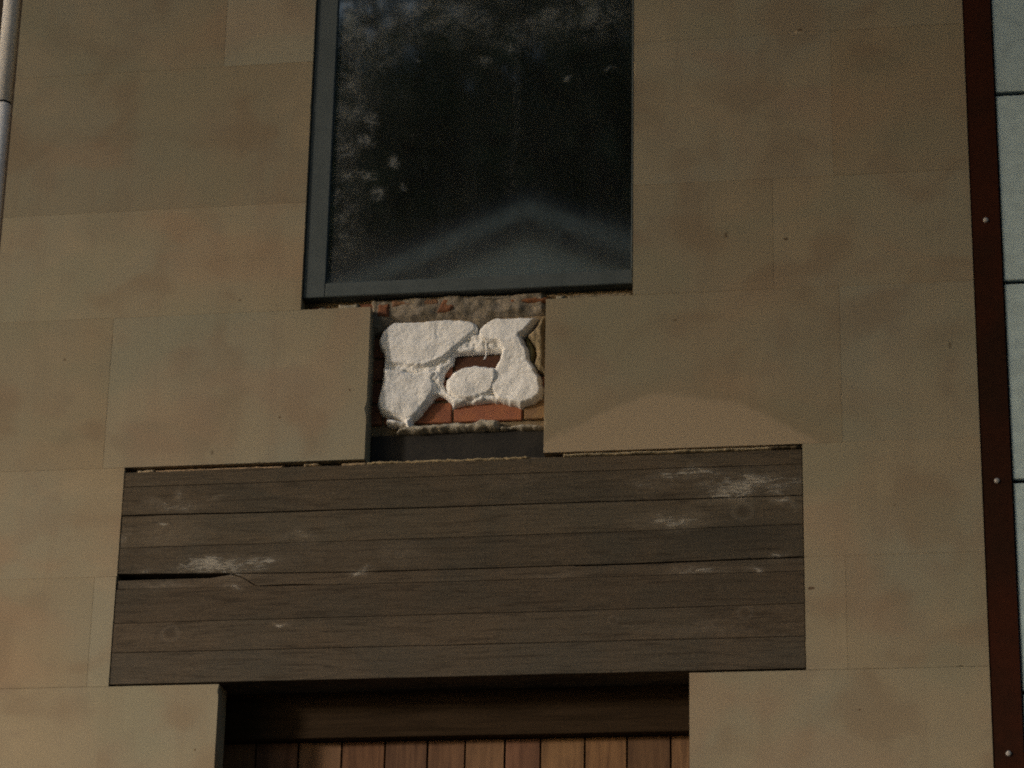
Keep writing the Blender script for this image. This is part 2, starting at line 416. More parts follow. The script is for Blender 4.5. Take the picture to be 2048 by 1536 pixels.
def plank_material():
    m = MAT('door_timber')
    info = m.new('ShaderNodeObjectInfo')
    ofs = m.new('ShaderNodeVectorMath', operation='SCALE')
    cmb = m.new('ShaderNodeCombineXYZ')
    cmb.inputs[0].default_value = 1; cmb.inputs[1].default_value = 0; cmb.inputs[2].default_value = 1
    m.l.new(cmb.outputs[0], ofs.inputs[0])
    m.l.new(m.math('MULTIPLY', info.outputs['Random'], 31.0), ofs.inputs['Scale'])
    ad = m.new('ShaderNodeVectorMath', operation='ADD')
    m.l.new(m.pos, ad.inputs[0]); m.l.new(ofs.outputs[0], ad.inputs[1])
    g1 = m.noise(m.scaled((22, 8, 1.6), src=ad.outputs[0]), 2.2, 5, .6, .7)
    g2 = m.noise(m.scaled((2.5, 1, 1.2), src=ad.outputs[0]), 3.5, 3, .5, .5)
    col = m.mix(m.ramp(g1, .34, .66), (.175, .094, .049), (.105, .055, .030))
    col = m.mix(m.math('MULTIPLY', m.ramp(g2, .5, .72), .5), col, (.25, .135, .07))
    m.bump(g1, .4, .002)
    return m.done(m.tint(col), .8, .15)

def dark_wood_material():
    m = MAT('dark_stained_timber')
    g1 = m.noise(m.scaled((1.6, 6, 30), (3, 3, 1)), 2.4, 5, .6, .6)
    col = m.mix(m.ramp(g1, .36, .66), (.021, .0125, .006), (.034, .021, .011))
    m.bump(g1, .4, .002)
    return m.done(col, .85, .08)

def plain(name, a, b, scale, rough=.6, spec=.3, bump=0.0, metal=0.0, tint=False):
    m = MAT(name)
    n1 = m.noise(m.pos, scale, 4, .6, .3)
    n2 = m.noise(m.pos, scale * 14, 2, .6)
    col = m.mix(m.ramp(n1, .34, .66), a, b)
    col = m.mix(1.0, col, m.mix(m.ramp(n2, .3, .7), (.92, .92, .92), (1.08, 1.08, 1.08)), 'MULTIPLY')
    if tint: col = m.tint(col)
    if bump: m.bump(n2, .5, bump)
    return m.done(col, rough, spec, metal)

def glass_material():
    """dirty window glass: clear pane that mirrors the street, with stuck dirt and painted pale reflections"""
    m = MAT('dusty_glass')
    m.n.remove(m.b)
    out = m.n['Material Output']
    tr = m.new('ShaderNodeBsdfTransparent'); tr.inputs[0].default_value = (.62, .68, .66, 1)
    gl = m.new('ShaderNodeBsdfGlossy'); gl.inputs['Color'].default_value = (.86, .93, .92, 1)
    sm = m.noise(m.scaled((6, 1, 1.2)), 3, 4, .6)
    m.l.new(m.ramp(sm, .3, .7, .03, .06), gl.inputs['Roughness'])
    fr = m.new('ShaderNodeFresnel'); fr.inputs['IOR'].default_value = 4.0
    m1 = m.new('ShaderNodeMixShader')
    m.l.new(fr.outputs[0], m1.inputs[0]); m.l.new(tr.outputs[0], m1.inputs[1]); m.l.new(gl.outputs[0], m1.inputs[2])
    wide = [t for t in DUST_AND_REFLECTION if t[2] > .055 and t[1] > 5.25]  # pale mottle painted for sky reflected through foliage
    low = [t for t in DUST_AND_REFLECTION if t[2] > .055 and t[1] <= 5.25]       # smooth pale film painted for the gable's brighter reflection
    spots = [t for t in DUST_AND_REFLECTION if t[2] <= .055]
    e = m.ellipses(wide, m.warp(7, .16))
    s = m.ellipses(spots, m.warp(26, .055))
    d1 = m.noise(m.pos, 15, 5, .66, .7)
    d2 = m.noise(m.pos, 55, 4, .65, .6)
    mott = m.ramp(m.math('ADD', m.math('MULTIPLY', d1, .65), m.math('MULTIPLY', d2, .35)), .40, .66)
    dust_and_sheen = m.math('MULTIPLY', e, m.math('ADD', m.math('MULTIPLY', mott, .19), .030))
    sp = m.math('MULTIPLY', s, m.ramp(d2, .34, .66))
    dust_and_sheen = m.math('ADD', dust_and_sheen, m.math('MULTIPLY', sp, .21))
    dust_and_sheen = m.math('ADD', dust_and_sheen, m.math('MULTIPLY', m.ellipses(low, m.warp(3, .10)), .085))
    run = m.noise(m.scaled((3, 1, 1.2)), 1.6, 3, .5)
    film = m.math('ADD', dust_and_sheen, m.ramp(run, .35, .70, .012, .024))
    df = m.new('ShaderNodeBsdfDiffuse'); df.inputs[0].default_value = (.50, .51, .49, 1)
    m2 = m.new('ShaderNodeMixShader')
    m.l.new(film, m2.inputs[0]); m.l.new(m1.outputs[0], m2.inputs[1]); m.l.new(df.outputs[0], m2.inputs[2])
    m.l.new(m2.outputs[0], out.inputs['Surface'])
    return m.m

M_stone = stone_material('honed_sandstone')
M_band = stone_material('banded_sandstone', True)
M_joint = mortar_material('stone_joint', (.34, .27, .178), (.38, .30, .20))
M_mortar = mortar_material('grey_mortar', (.27, .232, .185), (.20, .168, .122))
M_mortar_tan = mortar_material('tan_mortar', (.27, .20, .125), (.19, .145, .085))
M_ledge = mortar_material('pale_mortar', (.46, .42, .34), (.27, .235, .175), 45)
M_foam = foam_material()
M_brick = brick_material()
M_beam = beam_material()
M_plank = plank_material()
M_head = dark_wood_material()
M_steel = plain('bitumen_painted_steel', (.032, .029, .025), (.020, .019, .018), 9, .8, .15, .002)
M_frame = plain('grey_window_metal', (.074, .088, .088), (.062, .075, .075), 12, .7, .2)
M_trim = plain('rust_red_steel', (.038, .0115, .0058), (.024, .0105, .0060), 3.0, .8, .04)
M_screw = plain('zinc', (.34, .31, .28), (.28, .26, .24), 60, .45, .5)
M_panel = plain('pale_green_panel', (.41, .50, .48), (.385, .475, .465), 2.2, .32, .5, tint=True)
M_black = plain('black_rubber', (.012, .012, .012), (.009, .009, .009), 20, .8, .2)
M_pipe = plain('grey_painted_pipe', (.80, .77, .73), (.74, .71, .68), 7, .5, .4)
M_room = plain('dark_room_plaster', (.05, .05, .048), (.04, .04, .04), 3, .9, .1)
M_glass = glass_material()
M_render = plain('pale_render', (.90, .80, .61), (.86, .77, .59), 1.5, .9, .2)
M_white = plain('white_painted_board', (.60, .54, .42), (.55, .49, .39), 3, .6, .3)
M_slate = plain('dark_slate', (.045, .048, .050), (.035, .036, .038), 2.5, .7, .3)
M_verge_shade = plain('verge_shade_dark', (.16, .15, .13), (.14, .13, .115), 2, .7, .3)  # dark tone holds the shade below the verge
M_bark = plain('tree_bark', (.09, .07, .05), (.06, .045, .035), 9, .95, .1)
M_leaf = plain('leaf_green', (.045, .065, .025), (.06, .085, .03), 2, .7, .2)
M_ground = plain('street_asphalt', (.055, .054, .052), (.045, .044, .043), 1.2, .9, .2)
M_nbr = plain('dark_side_wall', (.05, .04, .032), (.04, .032, .026), 4, .9, .1)

# ------------------------------------------------------------------ ground
g = link_mesh('ground', [(-400, -400, 0), (400, -400, 0), (400, 400, 0), (-400, 400, 0)], [(0, 1, 2, 3)], M_ground)
g['kind'] = 'structure'

# ------------------------------------------------------------------ the stone building
B = empty('stone_building', 'tan sandstone facade with a dark window, weathered timber beam and one missing block', 'building')

# backing wall with openings for the window, the hole and the door (butted boxes)
core = [box_geo(-1.70, -.95, .13, .50, 0, 7.2), box_geo(.62, 1.42, .13, .50, 0, 7.2),
        box_geo(-.95, .62, .26, .50, 3.62, 4.42), box_geo(-.95, .62, .2, .50, 4.42, 4.93),
        box_geo(-.95, .62, .13, .50, 6.34, 7.2)]
V, F = join_geo(core)
link_mesh('wall', V, F, M_joint, B)
box('wall', -1.698, -.90, .004, .13, 0, 2.358, M_stone, B)
box('wall', .55, 1.418, .004, .13, 0, 2.358, M_stone, B)

J = 0.00025
def rough_block(x0, x1, z0, z1, y0, y1, seed):
    """a sawn block whose front arrises are slightly worn, with a few small chips"""
    cor = [(x0, z0), (x1, z0), (x1, z1), (x0, z1)]
    nrm = [(0, 1), (-1, 0), (0, -1), (1, 0)]
    front, mid = [], []
    for e in range(4):
        (ax, az), (bx, bz) = cor[e], cor[(e + 1) % 4]
        ln = math.hypot(bx - ax, bz - az)
        k = max(2, int(ln / .011))
        for i in range(k):
            t = i / k
            px, pz = ax + (bx - ax) * t, az + (bz - az) * t
            w = noise.noise(Vector((px * 19, pz * 19, seed)))
            w2 = noise.noise(Vector((px * 75, pz * 75, seed + 9)))
            ins = .0002 + .0003 * abs(w2) + (max(0.0, w - .42) * .022 * (.6 + w2) if 0 < i < k else 0)
            n1 = nrm[e]
            if i == 0:
                n0 = nrm[e - 1]; n1 = (n0[0] + n1[0], n0[1] + n1[1])
            front.append((px + n1[0] * ins, y0, pz + n1[1] * ins))
            mid.append((px, y0 + min(.006, .0006 + ins * .9), pz))
    m = len(front)
    v = front + mid + [(x, y1, z) for x, _, z in mid]
    f = [tuple(range(m))]
    for i in range(m):
        j = (i + 1) % m
        f.append((i, m + i, m + j, j)); f.append((m + i, 2 * m + i, 2 * m + j, m + j))
    f.append(tuple(range(3 * m - 1, 2 * m - 1, -1)))
    return v, f
def tone(v, warm=0.0):
    return (v * (1 + warm), v, v * (1 - warm), 1)
BLOCKS = [  # x0, x1, z0, z1, tone, warmth
    (-1.700, -.985, 5.822, 6.33, .93, .00), (-.985, -.683, 5.822, 6.33, 1.14, -.07), (.375, 1.003, 5.822, 6.33, 1.04, .0), (1.003, 1.420, 5.822, 6.33, 1.0, .0),
    (-1.700, -.683, 5.318, 5.822, .94, .02), (.375, 1.003, 5.318, 5.822, 1.03, -.02), (1.003, 1.420, 5.318, 5.822, .95, .03),
    (-1.700, -.683, 4.946, 5.318, 1.10, .015), (.375, .812, 4.946, 5.318, .95, .02), (.812, 1.420, 4.946, 5.318, 1.03, .01),
    (-1.700, -1.297, 4.438, 4.946, 1.0, .03), (-1.297, -.457, 4.438, 4.946, 1.09, -.03), (.102, 1.012, 4.438, 4.946, .98, .02), (1.012, 1.420, 4.438, 4.946, 1.06, -.03),
    (-1.700, -1.225, 4.083, 4.438, 1.08, .02), (.891, 1.420, 4.083, 4.438, 1.09, .0),
    (-1.700, -1.297, 3.735, 4.083, 1.03, .03), (-1.297, -1.227, 3.735, 4.083, 1.12, .0), (.891, 1.012, 3.737, 4.083, 1.11, .0), (1.012, 1.420, 3.737, 4.083, 1.05, .0),
    (-1.700, -.880, 3.225, 3.735, 1.08, .01), (.548, 1.420, 3.225, 3.737, 1.08, -.01),
    (-1.700, -1.25, 2.87, 3.225, 1.02, .0), (-1.25, -.880, 2.87, 3.225, 1.05, .0), (.548, 1.0, 2.87, 3.225, 1.0, .0), (1.0, 1.420, 2.87, 3.225, 1.03, .0),
    (-1.700, -.880, 2.36, 2.87, 1.0, .0), (.548, 1.420, 2.36, 2.87, 1.0, .0),
    (-1.700, -.9, 6.33, 6.70, 1.0, .0), (-.9, .6, 6.33, 6.70, 1.0, .0), (.6, 1.420, 6.33, 6.70, 1.0, .0),
    (-1.700, -.4, 6.70, 7.2, 1.0, .0), (-.4, .5, 6.70, 7.2, 1.0, .0), (.5, 1.420, 6.70, 7.2, 1.0, .0)]
for i, (x0, x1, z0, z1, t, wm) in enumerate(BLOCKS):
    banded = abs(x0 - .102) < 1e-6
    dy = rng.uniform(-.0004, .0004)
    v, f = rough_block(x0 + J, x1 - J, z0 + J, z1 - J, dy, .09, i * 1.7)
    o = link_mesh('stone_block', v, f, M_band if banded else M_stone, B)
    o.color = tone(t, wm)
    if banded: o['label'] = 'block with a paler arched bed low on its face'
# mortar filling the hairline joints, just behind the faces
V, F = join_geo([box_geo(-1.699, -.70, .0007, .129, 4.944, 7.19), box_geo(.39, 1.419, .0007, .129, 4.944, 7.19),
                 box_geo(-1.699, -.47, .0007, .129, 4.45, 4.944), box_geo(.115, 1.419, .0007, .129, 4.45, 4.944),
                 box_geo(-1.699, -1.235, .0007, .129, 3.74, 4.45), box_geo(.90, 1.419, .0007, .129, 3.74, 4.45),
                 box_geo(-1.699, -.89, .0007, .129, 2.36, 3.73), box_geo(.56, 1.419, .0007, .129, 2.36, 3.73)])
link_mesh('joint_mortar', V, F, M_joint, B)

# ---- window: frame, pane, dark room behind
WN = empty('window')
WN.parent = B
WN['label'] = 'dark dusty window mirroring a gabled house'
fr = [box_geo(-.681, -.610, .010, .085, 4.990, 6.33, .002), box_geo(-.6095, .3735, .010, .085, 4.990, 5.038, .003),
      box_geo(-.6095, .3735, .010, .085, 6.28, 6.33, .003), box_geo(.3675, .3735, .010, .085, 5.0385, 6.2795, .002)]
V, F = join_geo(fr)
link_mesh('frame', V, F, M_frame, WN)
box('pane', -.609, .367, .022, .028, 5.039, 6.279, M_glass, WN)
box('glazing_bead', -.609, .367, .0285, .06, 5.0385, 5.046, M_black, WN)
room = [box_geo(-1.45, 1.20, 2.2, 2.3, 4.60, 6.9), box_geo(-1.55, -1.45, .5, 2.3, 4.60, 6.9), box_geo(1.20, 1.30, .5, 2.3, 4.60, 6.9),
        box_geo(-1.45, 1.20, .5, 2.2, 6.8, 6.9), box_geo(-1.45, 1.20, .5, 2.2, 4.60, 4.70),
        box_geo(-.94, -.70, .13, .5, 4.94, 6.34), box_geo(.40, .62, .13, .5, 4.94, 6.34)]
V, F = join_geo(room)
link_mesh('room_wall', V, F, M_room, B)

# ---- bricks showing in the hole left by the missing block
def brick_mesh():
    me = bpy.data.meshes.new('brick')
    bm = bmesh.new()
    bmesh.ops.create_cube(bm, size=1.0)
    bmesh.ops.scale(bm, vec=(.216, .1025, .065), verts=bm.verts)
    bmesh.ops.bevel(bm, geom=list(bm.edges), offset=.003, segments=1, affect='EDGES')
    bmesh.ops.translate(bm, vec=(0, .05125, 0), verts=bm.verts)
    for v in bm.verts:
        q = noise.noise_vector(v.co * 37)
        v.co += q * .0022
    bm.to_mesh(me); bm.free()
    me.materials.append(M_brick)
    return me
BM = brick_mesh()
nb = 0
for k in range(0, 6):
    z = 4.578 + .0325 + .075 * k
    off = 0.0 if k % 2 == 0 else .1115
    for i in range(-2, 2):
        xc = -.0875 + off + .223 * i
        if xc - .108 > .16 or xc + .108 < -.50: continue
        o = bpy.data.objects.new('brick', BM)
        COL.objects.link(o)
        o.parent = B
        o.location = (xc, .078 + rng.uniform(-.003, .003), z)
        o.rotation_euler = (rng.uniform(-.015, .015), rng.uniform(-.006, .006), rng.choice((0, 0)) + rng.uniform(-.01, .01))
        t = rng.uniform(.75, .98)
        o.color = (t, t * 1.06, t * 1.1, 1)
        if xc < -.33: o.color = (.60, .72, .80, 1)      # darkened for dirt and the reveal's shadow at the left end
        if xc > .06 and k == 0: o.color = (.80, 1.35, 1.30, 1)    # the buff one at the right end
        if k == 2 and -.2 < xc < .1: o.color = (.25, .32, .38, 1)
        nb += 1
box('mortar_bed', -.50, .15, .090, .2, 4.54, 4.99, M_mortar_tan, B)
box('lintel_plate', -.455, .100, .074, .20, 4.424, 4.540, M_steel, B, b=.003)
# smaller brick remains between the window and the blocks
def frag(poly, y, h, mat, seed, tintc=None, name='brick_fragment'):
    o = lump(name, poly, y, h, .008, mat, B, bumps=((60, .003),), cell=.003, jag=.003, seed=seed)
    if tintc: o.color = (tintc[0] * .72, tintc[1] * .80, tintc[2] * .85, 1) if mat is M_brick else tintc
    return o
def rect(x0, x1, z0, z1): return [(x0, z0), (x1, z0), (x1, z1), (x0, z1)]
box('mortar_bed', -.682, .374, .062, .128, 4.900, 4.990, M_mortar_tan, B)
frag(rect(-.675, -.60, 4.948, 4.976), .06, .012, M_brick, 1, (.7, .7, .7, 1))
frag(rect(-.575, -.505, 4.952, 4.978), .06, .020, M_ledge, 2, name='mortar_fragment')
frag(rect(-.637, -.612, 4.950, 4.970), .055, .020, M_ledge, 2.5, name='mortar_fragment')
frag(rect(-.505, -.452, 4.948, 4.980), .06, .012, M_brick, 3, (.75, .8, .8, 1))
frag(rect(-.445, -.405, 4.925, 4.972), .05, .014, M_brick, 4, (.85, .9, .9, 1))
frag(rect(-.40, -.245, 4.957, 4.981), .05, .014, M_brick, 5, (.85, 1.15, 1.2, 1))
frag([(-.25, 4.935), (-.235, 4.975), (-.19, 4.985), (-.18, 4.965), (-.21, 4.93)], .045, .012, M_brick, 6, (.85, .95, .9, 1))
frag(rect(-.17, .02, 4.967, 4.982), .05, .014, M_mortar, 7, (.9, .95, 1, 1), name='mortar_fragment')
frag(rect(-.02, .105, 4.950, 4.970), .05, .016, M_brick, 8, (.9, .95, .8, 1))
frag(rect(.125, .155, 4.952, 4.975), .06, .024, M_ledge, 9, name='mortar_fragment')
frag(rect(.16, .372, 4.953, 4.977), .06, .018, M_mortar, 10, (1.0, .98, .9, 1), name='mortar_fragment')
frag(rect(-.10, .372, 4.972, 4.984), .06, .012, M_mortar_tan, 11, name='mortar_fragment')

# ---- lumps of mortar and the white filler foam
lump('mortar_patch', MORTAR_TOP, .073, .032, .018, M_mortar, B, bumps=((14, .014), (45, .006)), jag=.003, seed=1.3, tilt=(0, .12))
o = lump('mortar_patch', MORTAR_RIGHT, .073, .045, .015, M_mortar_tan, B, bumps=((20, .012), (60, .006)), jag=.002, seed=2.3, cell=.003)
o.color = (1.25, 1.3, 1.3, 1)
o = lump('mortar_patch', MORTAR_RIGHT_LOW, .073, .022, .02, M_mortar_tan, B, bumps=((30, .008),), jag=.002, seed=2.7, cell=.003)
o.color = (.8, .9, .7, 1)
lump('mortar_ledge', LEDGE_L, .073, .030, .010, M_ledge, B, bumps=((18, .010), (50, .004)), jag=.0035, amp=.0008, seed=3.1, cell=.003)
lump('mortar_ledge', LEDGE_R, .073, .027, .010, M_ledge, B, bumps=((18, .012), (50, .004)), jag=.0035, amp=.0008, seed=4.1, cell=.003)
lump('foam_patch', SMEAR, .078, .021, .008, M_foam, B, bumps=((30, .012), (90, .005)), jag=.0025, seed=5.1, amp=.002)
lump('foam_patch', SEAM_FOAM, .078, .024, .008, M_foam, B, bumps=((30, .010), (90, .005)), jag=.0025, seed=5.7, amp=.002)
FOAM = dict(bumps=((9, .008), (26, .004), (75, .0012)), jag=.0042, power=.5, amp=.0008, crease=.0022, cell=.0028)
lump('foam_patch', FOAM_A, .078, .038, .012, M_foam, B, seed=6.1, tilt=(-.02, .02), **FOAM)
lump('foam_patch', FOAM_B, .078, .039, .014, M_foam, B, seed=7.1, tilt=(-.08, .04), **FOAM)
lump('foam_patch', FOAM_C, .078, .035, .014, M_foam, B, seed=8.1, tilt=(.02, .10), **FOAM)
lump('foam_patch', FOAM_D, .078, .038, .012, M_foam, B, seed=9.1, tilt=(.02, .05), **FOAM)
lump('foam_drip', DRIP, .068, .030, .012, M_foam, B, bumps=((60, .006),), jag=.002, seed=10.1, cell=.003)
lump('foam_drip', LIP, .068, .028, .010, M_foam, B, bumps=((60, .008),), jag=.002, seed=11.1, cell=.003)
# thin string of foam hanging across the gap
st = [(-.0935, 4.8375), (-.0925, 4.815), (-.0915, 4.80), (-.093, 4.785), (-.098, 4.772)]
sv, sf = [], []
for i, (x, z) in enumerate(st):
    r = (.0045, .003, .002, .002, .003)[i]
    for a in range(6):
        sv.append((x + r * math.cos(a * math.pi / 3), .052 + r * math.sin(a * math.pi / 3), z))
for i in range(len(st) - 1):
    for a in range(6):
        sf.append((i * 6 + a, i * 6 + (a + 1) % 6, i * 6 + 6 + (a + 1) % 6, i * 6 + 6 + a))
link_mesh('foam_string', sv, sf, M_foam, B, smooth=True)

# ---- mortar along the top of the beam
def strip(name, x0, x1, z0, z1, y, h, mat, seed, col=None, jag=.003):
    o = lump(name, rect(x0, x1, z0, z1), y, h, .006, mat, B, bumps=((14, .006), (40, .002)), amp=.0006, cell=.003, jag=jag, seed=seed)
    if col: o.color = col
    return o
box('mortar_bed', -1.224, .889, .045, .12, 4.395, 4.437, M_black, B)
strip('bed_mortar', -1.19, -1.13, 4.421, 4.434, .03, .022, M_joint, 21, (1.1, 1.1, 1.1, 1))
strip('bed_mortar', -1.13, -.715, 4.4195, 4.4335, .03, .020, M_joint, 22, (.95, .85, .8, 1), .002)
strip('bed_mortar', -.70, -.57, 4.4185, 4.4290, .03, .018, M_joint, 23, (.8, .8, .8, 1), .002)
strip('bed_mortar', -.655, -.60, 4.4265, 4.437, .03, .022, M_joint, 24, (1, 1, 1, 1), .0015)
strip('bed_mortar', -.535, -.45, 4.4185, 4.4355, .03, .018, M_joint, 25, (.85, .8, .75, 1), .002)
strip('bed_mortar', -.455, .055, 4.420, 4.437, .045, .035, M_joint, 26, (.92, .9, .8, 1), .0035)
strip('bed_mortar', .045, .165, 4.4195, 4.4335, .035, .020, M_mortar, 27, (.55, .5, .45, 1), .002)
strip('bed_mortar', .16, .80, 4.4240, 4.4378, .03, .0285, M_joint, 28, (1.05, 1.08, 1.05, 1), .0012)
strip('bed_mortar', .79, .886, 4.4235, 4.4378, .03, .034, M_mortar, 29, (.55, .5, .42, 1), .003)

# ---- timber beam over the doorway, built up of boards
TB = empty('timber_beam')
TB.parent = B
TB['label'] = 'weathered dark grey timber beam with flaking white patches and a long split'
X0, X1 = -1.2242, .8885
def seam(pts, wob, seed):
    def fz(x):
        for (xa, za), (xb, zb) in zip(pts, pts[1:]):
            if x <= xb or xb == pts[-1][0]:
                t = (x - xa) / (xb - xa)
                z = za + (zb - za) * t
                break
        return z + wob * noise.noise(Vector((x * 3.1, seed, 0))) + .3 * wob * noise.noise(Vector((x * 21, seed, 4)))
    return fz
def board(name, top, bot, y0, y1, mat, parent, ch=.0009, n=150, x0=X0, x1=X1, bow=0.0):
    xs = [x0 + (x1 - x0) * i / n for i in range(n + 1)]
    rows = []
    for fz, dz, y in ((top, 0, y1), (top, 0, y0 + ch), (top, -ch, y0), (bot, ch, y0), (bot, 0, y0 + ch), (bot, 0, y1)):
        rows.append([(x, y + (bow * noise.noise(Vector((x * 2.3, y0 * 50, 2))) if y < y1 else 0), fz(x) + dz) for x in xs])
    v = [p for r in rows for p in r]
    m = n + 1
    f = []
    for r in range(5):
        for i in range(n):
            f.append((r * m + i, (r + 1) * m + i, (r + 1) * m + i + 1, r * m + i + 1))
    f.append(tuple(r * m for r in range(5, -1, -1)))
    f.append(tuple(r * m + n for r in range(6)))
    return link_mesh(name, v, f, mat, parent)
def shift(fz, a, b=None):
    return lambda x: fz(x) + (a if b is None else a + (b - a) * (x - X0) / (X1 - X0))
s_top = seam([(X0, 4.4215), (X1, 4.4205)], .0022, 1)
s1 = seam([(X0, 4.374), (X1, 4.375)], .0012, 2)
s2 = seam([(X0, 4.2785), (-.97, 4.278), (-.46, 4.275), (X1, 4.276)], .0018, 3)
s3 = seam([(X0, 4.175), (-.18, 4.177), (.33, 4.179), (X1, 4.186)], .0018, 4)
s4 = seam([(X0, 4.092), (-.85, 4.084), (-.49, 4.0765), (.28, 4.0775), (X1, 4.085)], .0012, 5)
# the narrow board under the long joint has split: a wide black gap at the left, then a tear curving down to its lower edge
tear = seam([(-.868, 4.0842), (-.845, 4.0795), (-.82, 4.0685), (-.80, 4.0555), (-.785, 4.0455), (-.774, 4.0430), (X1, 4.0430)], .0004, 6)
gap_low = seam([(X0, 4.0705), (-.93, 4.0710), (-.868, 4.0790), (X1, 4.0790)], .0010, 13)
def s4b(x): return s4(x) - (.0018 if x < .2 else .0036)
s5 = seam([(X0, 4.042), (-.18, 4.0375), (X1, 4.040)], .0012, 7)
s6 = seam([(X0, 3.934), (.2, 3.936), (X1, 3.940)], .0016, 8)
s7 = seam([(X0, 3.840), (X1, 3.840)], .0016, 9)
s_bot = seam([(X0, 3.7415), (X1, 3.7445)], .0010, 10)
YB = .160
specs = [(s_top, shift(s1, .0008), 0.0020, (1.04, 1.01, .95)), (shift(s1, -.0008), shift(s2, .0030, .0009), 0.0014, (.95, .94, .90)),
         (shift(s2, -.0012), shift(s3, .0007, .0009), 0.0024, (1.10, 1.09, 1.04)), (shift(s3, -.0007), shift(s4, .0006), 0.0018, (.88, .88, .86))]
for a, b, y, c in specs:
    o = board('board', a, b, y, YB, M_beam, TB, bow=.001)
    o.color = (*c, 1)
def s5b(x): return s5(x) + .0006 + .0032 * max(0.0, 1 - abs((x + .68) / .10) ** 3) * (1 if x > -.774 else 0)
def right_low(x): return min(tear(x), s4b(x) - .0004) if x < -.774 else s5b(x)
def left_top(x): return gap_low(x) if x < -.868 else max(tear(x) - .0034, s5(x) + .0010)
o = board('board', s4b, right_low, .0030, YB, M_beam, TB, bow=.001, x0=-.866); o.color = (1.02, 1.0, .98, 1)
o['label'] = 'narrow board ending at the left in a curved tear'
o = board('board', left_top, shift(s5, .0006), .0050, YB, M_beam, TB, bow=.001, n=60, x1=-.774); o.color = (1.1, 1.07, 1.05, 1)
o['label'] = 'short split off piece under the wide black gap'
for a, b, y, c in [(shift(s5, -.0006), shift(s6, .0007), 0.0022, (.90, .87, .84)), (shift(s6, -.0007), shift(s7, .0007), 0.0020, (1.06, 1.03, 1.0)),
                   (shift(s7, -.0007), s_bot, 0.0026, (1.0, 1.01, 1.02))]:
    o = board('board', a, b, y, YB, M_beam, TB, bow=.001)
    o.color = (*c, 1)
box('beam_core', X0 + .002, X1 - .002, .060, .158, 3.752, 4.410, M_black, TB)

# ---- the door under the beam
DR = empty('wooden_door')
DR.parent = B
DR['label'] = 'brown vertical planked door set back under the beam'
PM = None
for x0, x1 in zip(PLANK_X, PLANK_X[1:]):
    if PM is None:
        v, f = box_geo(-.5, .5, 0, .028, -.62, .62, .0)
        PM = bpy.data.meshes.new('plank')
        bm = bmesh.new()
        bmesh.ops.create_cube(bm, size=1.0)
        bmesh.ops.scale(bm, vec=(1, .028, 1.19), verts=bm.verts)
        fe = [e for e in bm.edges if all(v.co.y < 0 for v in e.verts) and abs(e.verts[0].co.x - e.verts[1].co.x) < 1e-6]
        bmesh.ops.bevel(bm, geom=fe, offset=.004, segments=2, affect='EDGES')
        bm.to_mesh(PM); bm.free()
        PM.materials.append(M_plank)
    o = bpy.data.objects.new('plank', PM)
    COL.objects.link(o)
    o.parent = DR
    o.location = ((x0 + x1) / 2, .214 + rng.uniform(-.0015, .0015), 3.0)
    o.scale = ((x1 - x0) - .0055, 1, 1)
    t = rng.uniform(.62, 1.12)
    o.color = (t, t * rng.uniform(.90, 1.05), t * rng.uniform(.86, 1.08), 1)
box('backing_board', -.95, .62, .2285, .25, 2.40, 3.62, M_black, DR)
box('header', -.945, .615, .162, .215, 3.597, 3.80, M_head, DR, b=.004)
box('header_lip', -.94, .61, .156, .1615, 3.599, 3.618, M_head, DR, b=.002)
box('door_panel', -.95, .62, .20, .25, 0.0, 2.40, M_plank, DR)

# ------------------------------------------------------------------ the neighbouring building on the right
N = empty('clad_building', 'pale green panelled building beside the stone facade with rust red edge trim', 'building', loc=(2.3, .1, 0))
def local(o, e): o.matrix_parent_inverse = Matrix.Translation(-Vector(e.location))
zs = [1.10, 1.737, 2.374, 3.011, 3.659, 4.301, 4.938, 5.573, 6.21, 6.85]
for i, (z0, z1) in enumerate(zip(zs, zs[1:])):
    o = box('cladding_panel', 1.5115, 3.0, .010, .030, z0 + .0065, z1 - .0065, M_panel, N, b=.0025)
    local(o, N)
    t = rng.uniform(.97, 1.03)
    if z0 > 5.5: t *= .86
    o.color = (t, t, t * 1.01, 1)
o = box('wall', 1.509, 3.0, .045, .6, 0, 6.9, M_black, N); local(o, N)
tr = box('corner_trim', 1.4198, 1.5065, .003, .05, 0, 6.9, M_trim, N); local(tr, N)
sm = bpy.data.meshes.new('screw')
bm = bmesh.new()
bmesh.ops.create_uvsphere(bm, u_segments=12, v_segments=6, radius=.0085)
bmesh.ops.scale(bm, vec=(1, .6, 1), verts=bm.verts)
bm.to_mesh(sm); bm.free()
for p in sm.polygons: p.use_smooth = True
sm.materials.append(M_screw)
for z in (2.65, 3.479, 4.301, 5.143, 5.97):
    o = bpy.data.objects.new('screw', sm)
    COL.objects.link(o)
    o.parent = tr
    o.location = (1.464, .001, z)

# ------------------------------------------------------------------ downpipe and the side wall at the left edge
P = empty('drainpipe', 'pale grey round drainpipe running down the left edge of the stone facade', 'drainpipe', loc=(-1.7475, .03, 0))
def tube(name, r, z0, z1, mat, parent, n=28):
    v, f = [], []
    for z in (z0, z1):
        for a in range(n):
            v.append((r * math.cos(2 * math.pi * a / n), r * math.sin(2 * math.pi * a / n), z))
    for a in range(n):
        f.append((a, (a + 1) % n, n + (a + 1) % n, n + a))
    f.append(tuple(range(n - 1, -1, -1))); f.append(tuple(range(n, 2 * n)))
    o = link_mesh(name, v, f, mat, parent)
    for p in o.data.polygons:
        if len(p.vertices) == 4: p.use_smooth = True
    return o
tube('pipe', .029, 0.1, 5.742, M_pipe, P)
tube('pipe', .029, 5.750, 7.2, M_pipe, P)
tube('joint_ring', .0275, 5.7425, 5.7495, M_black, P)
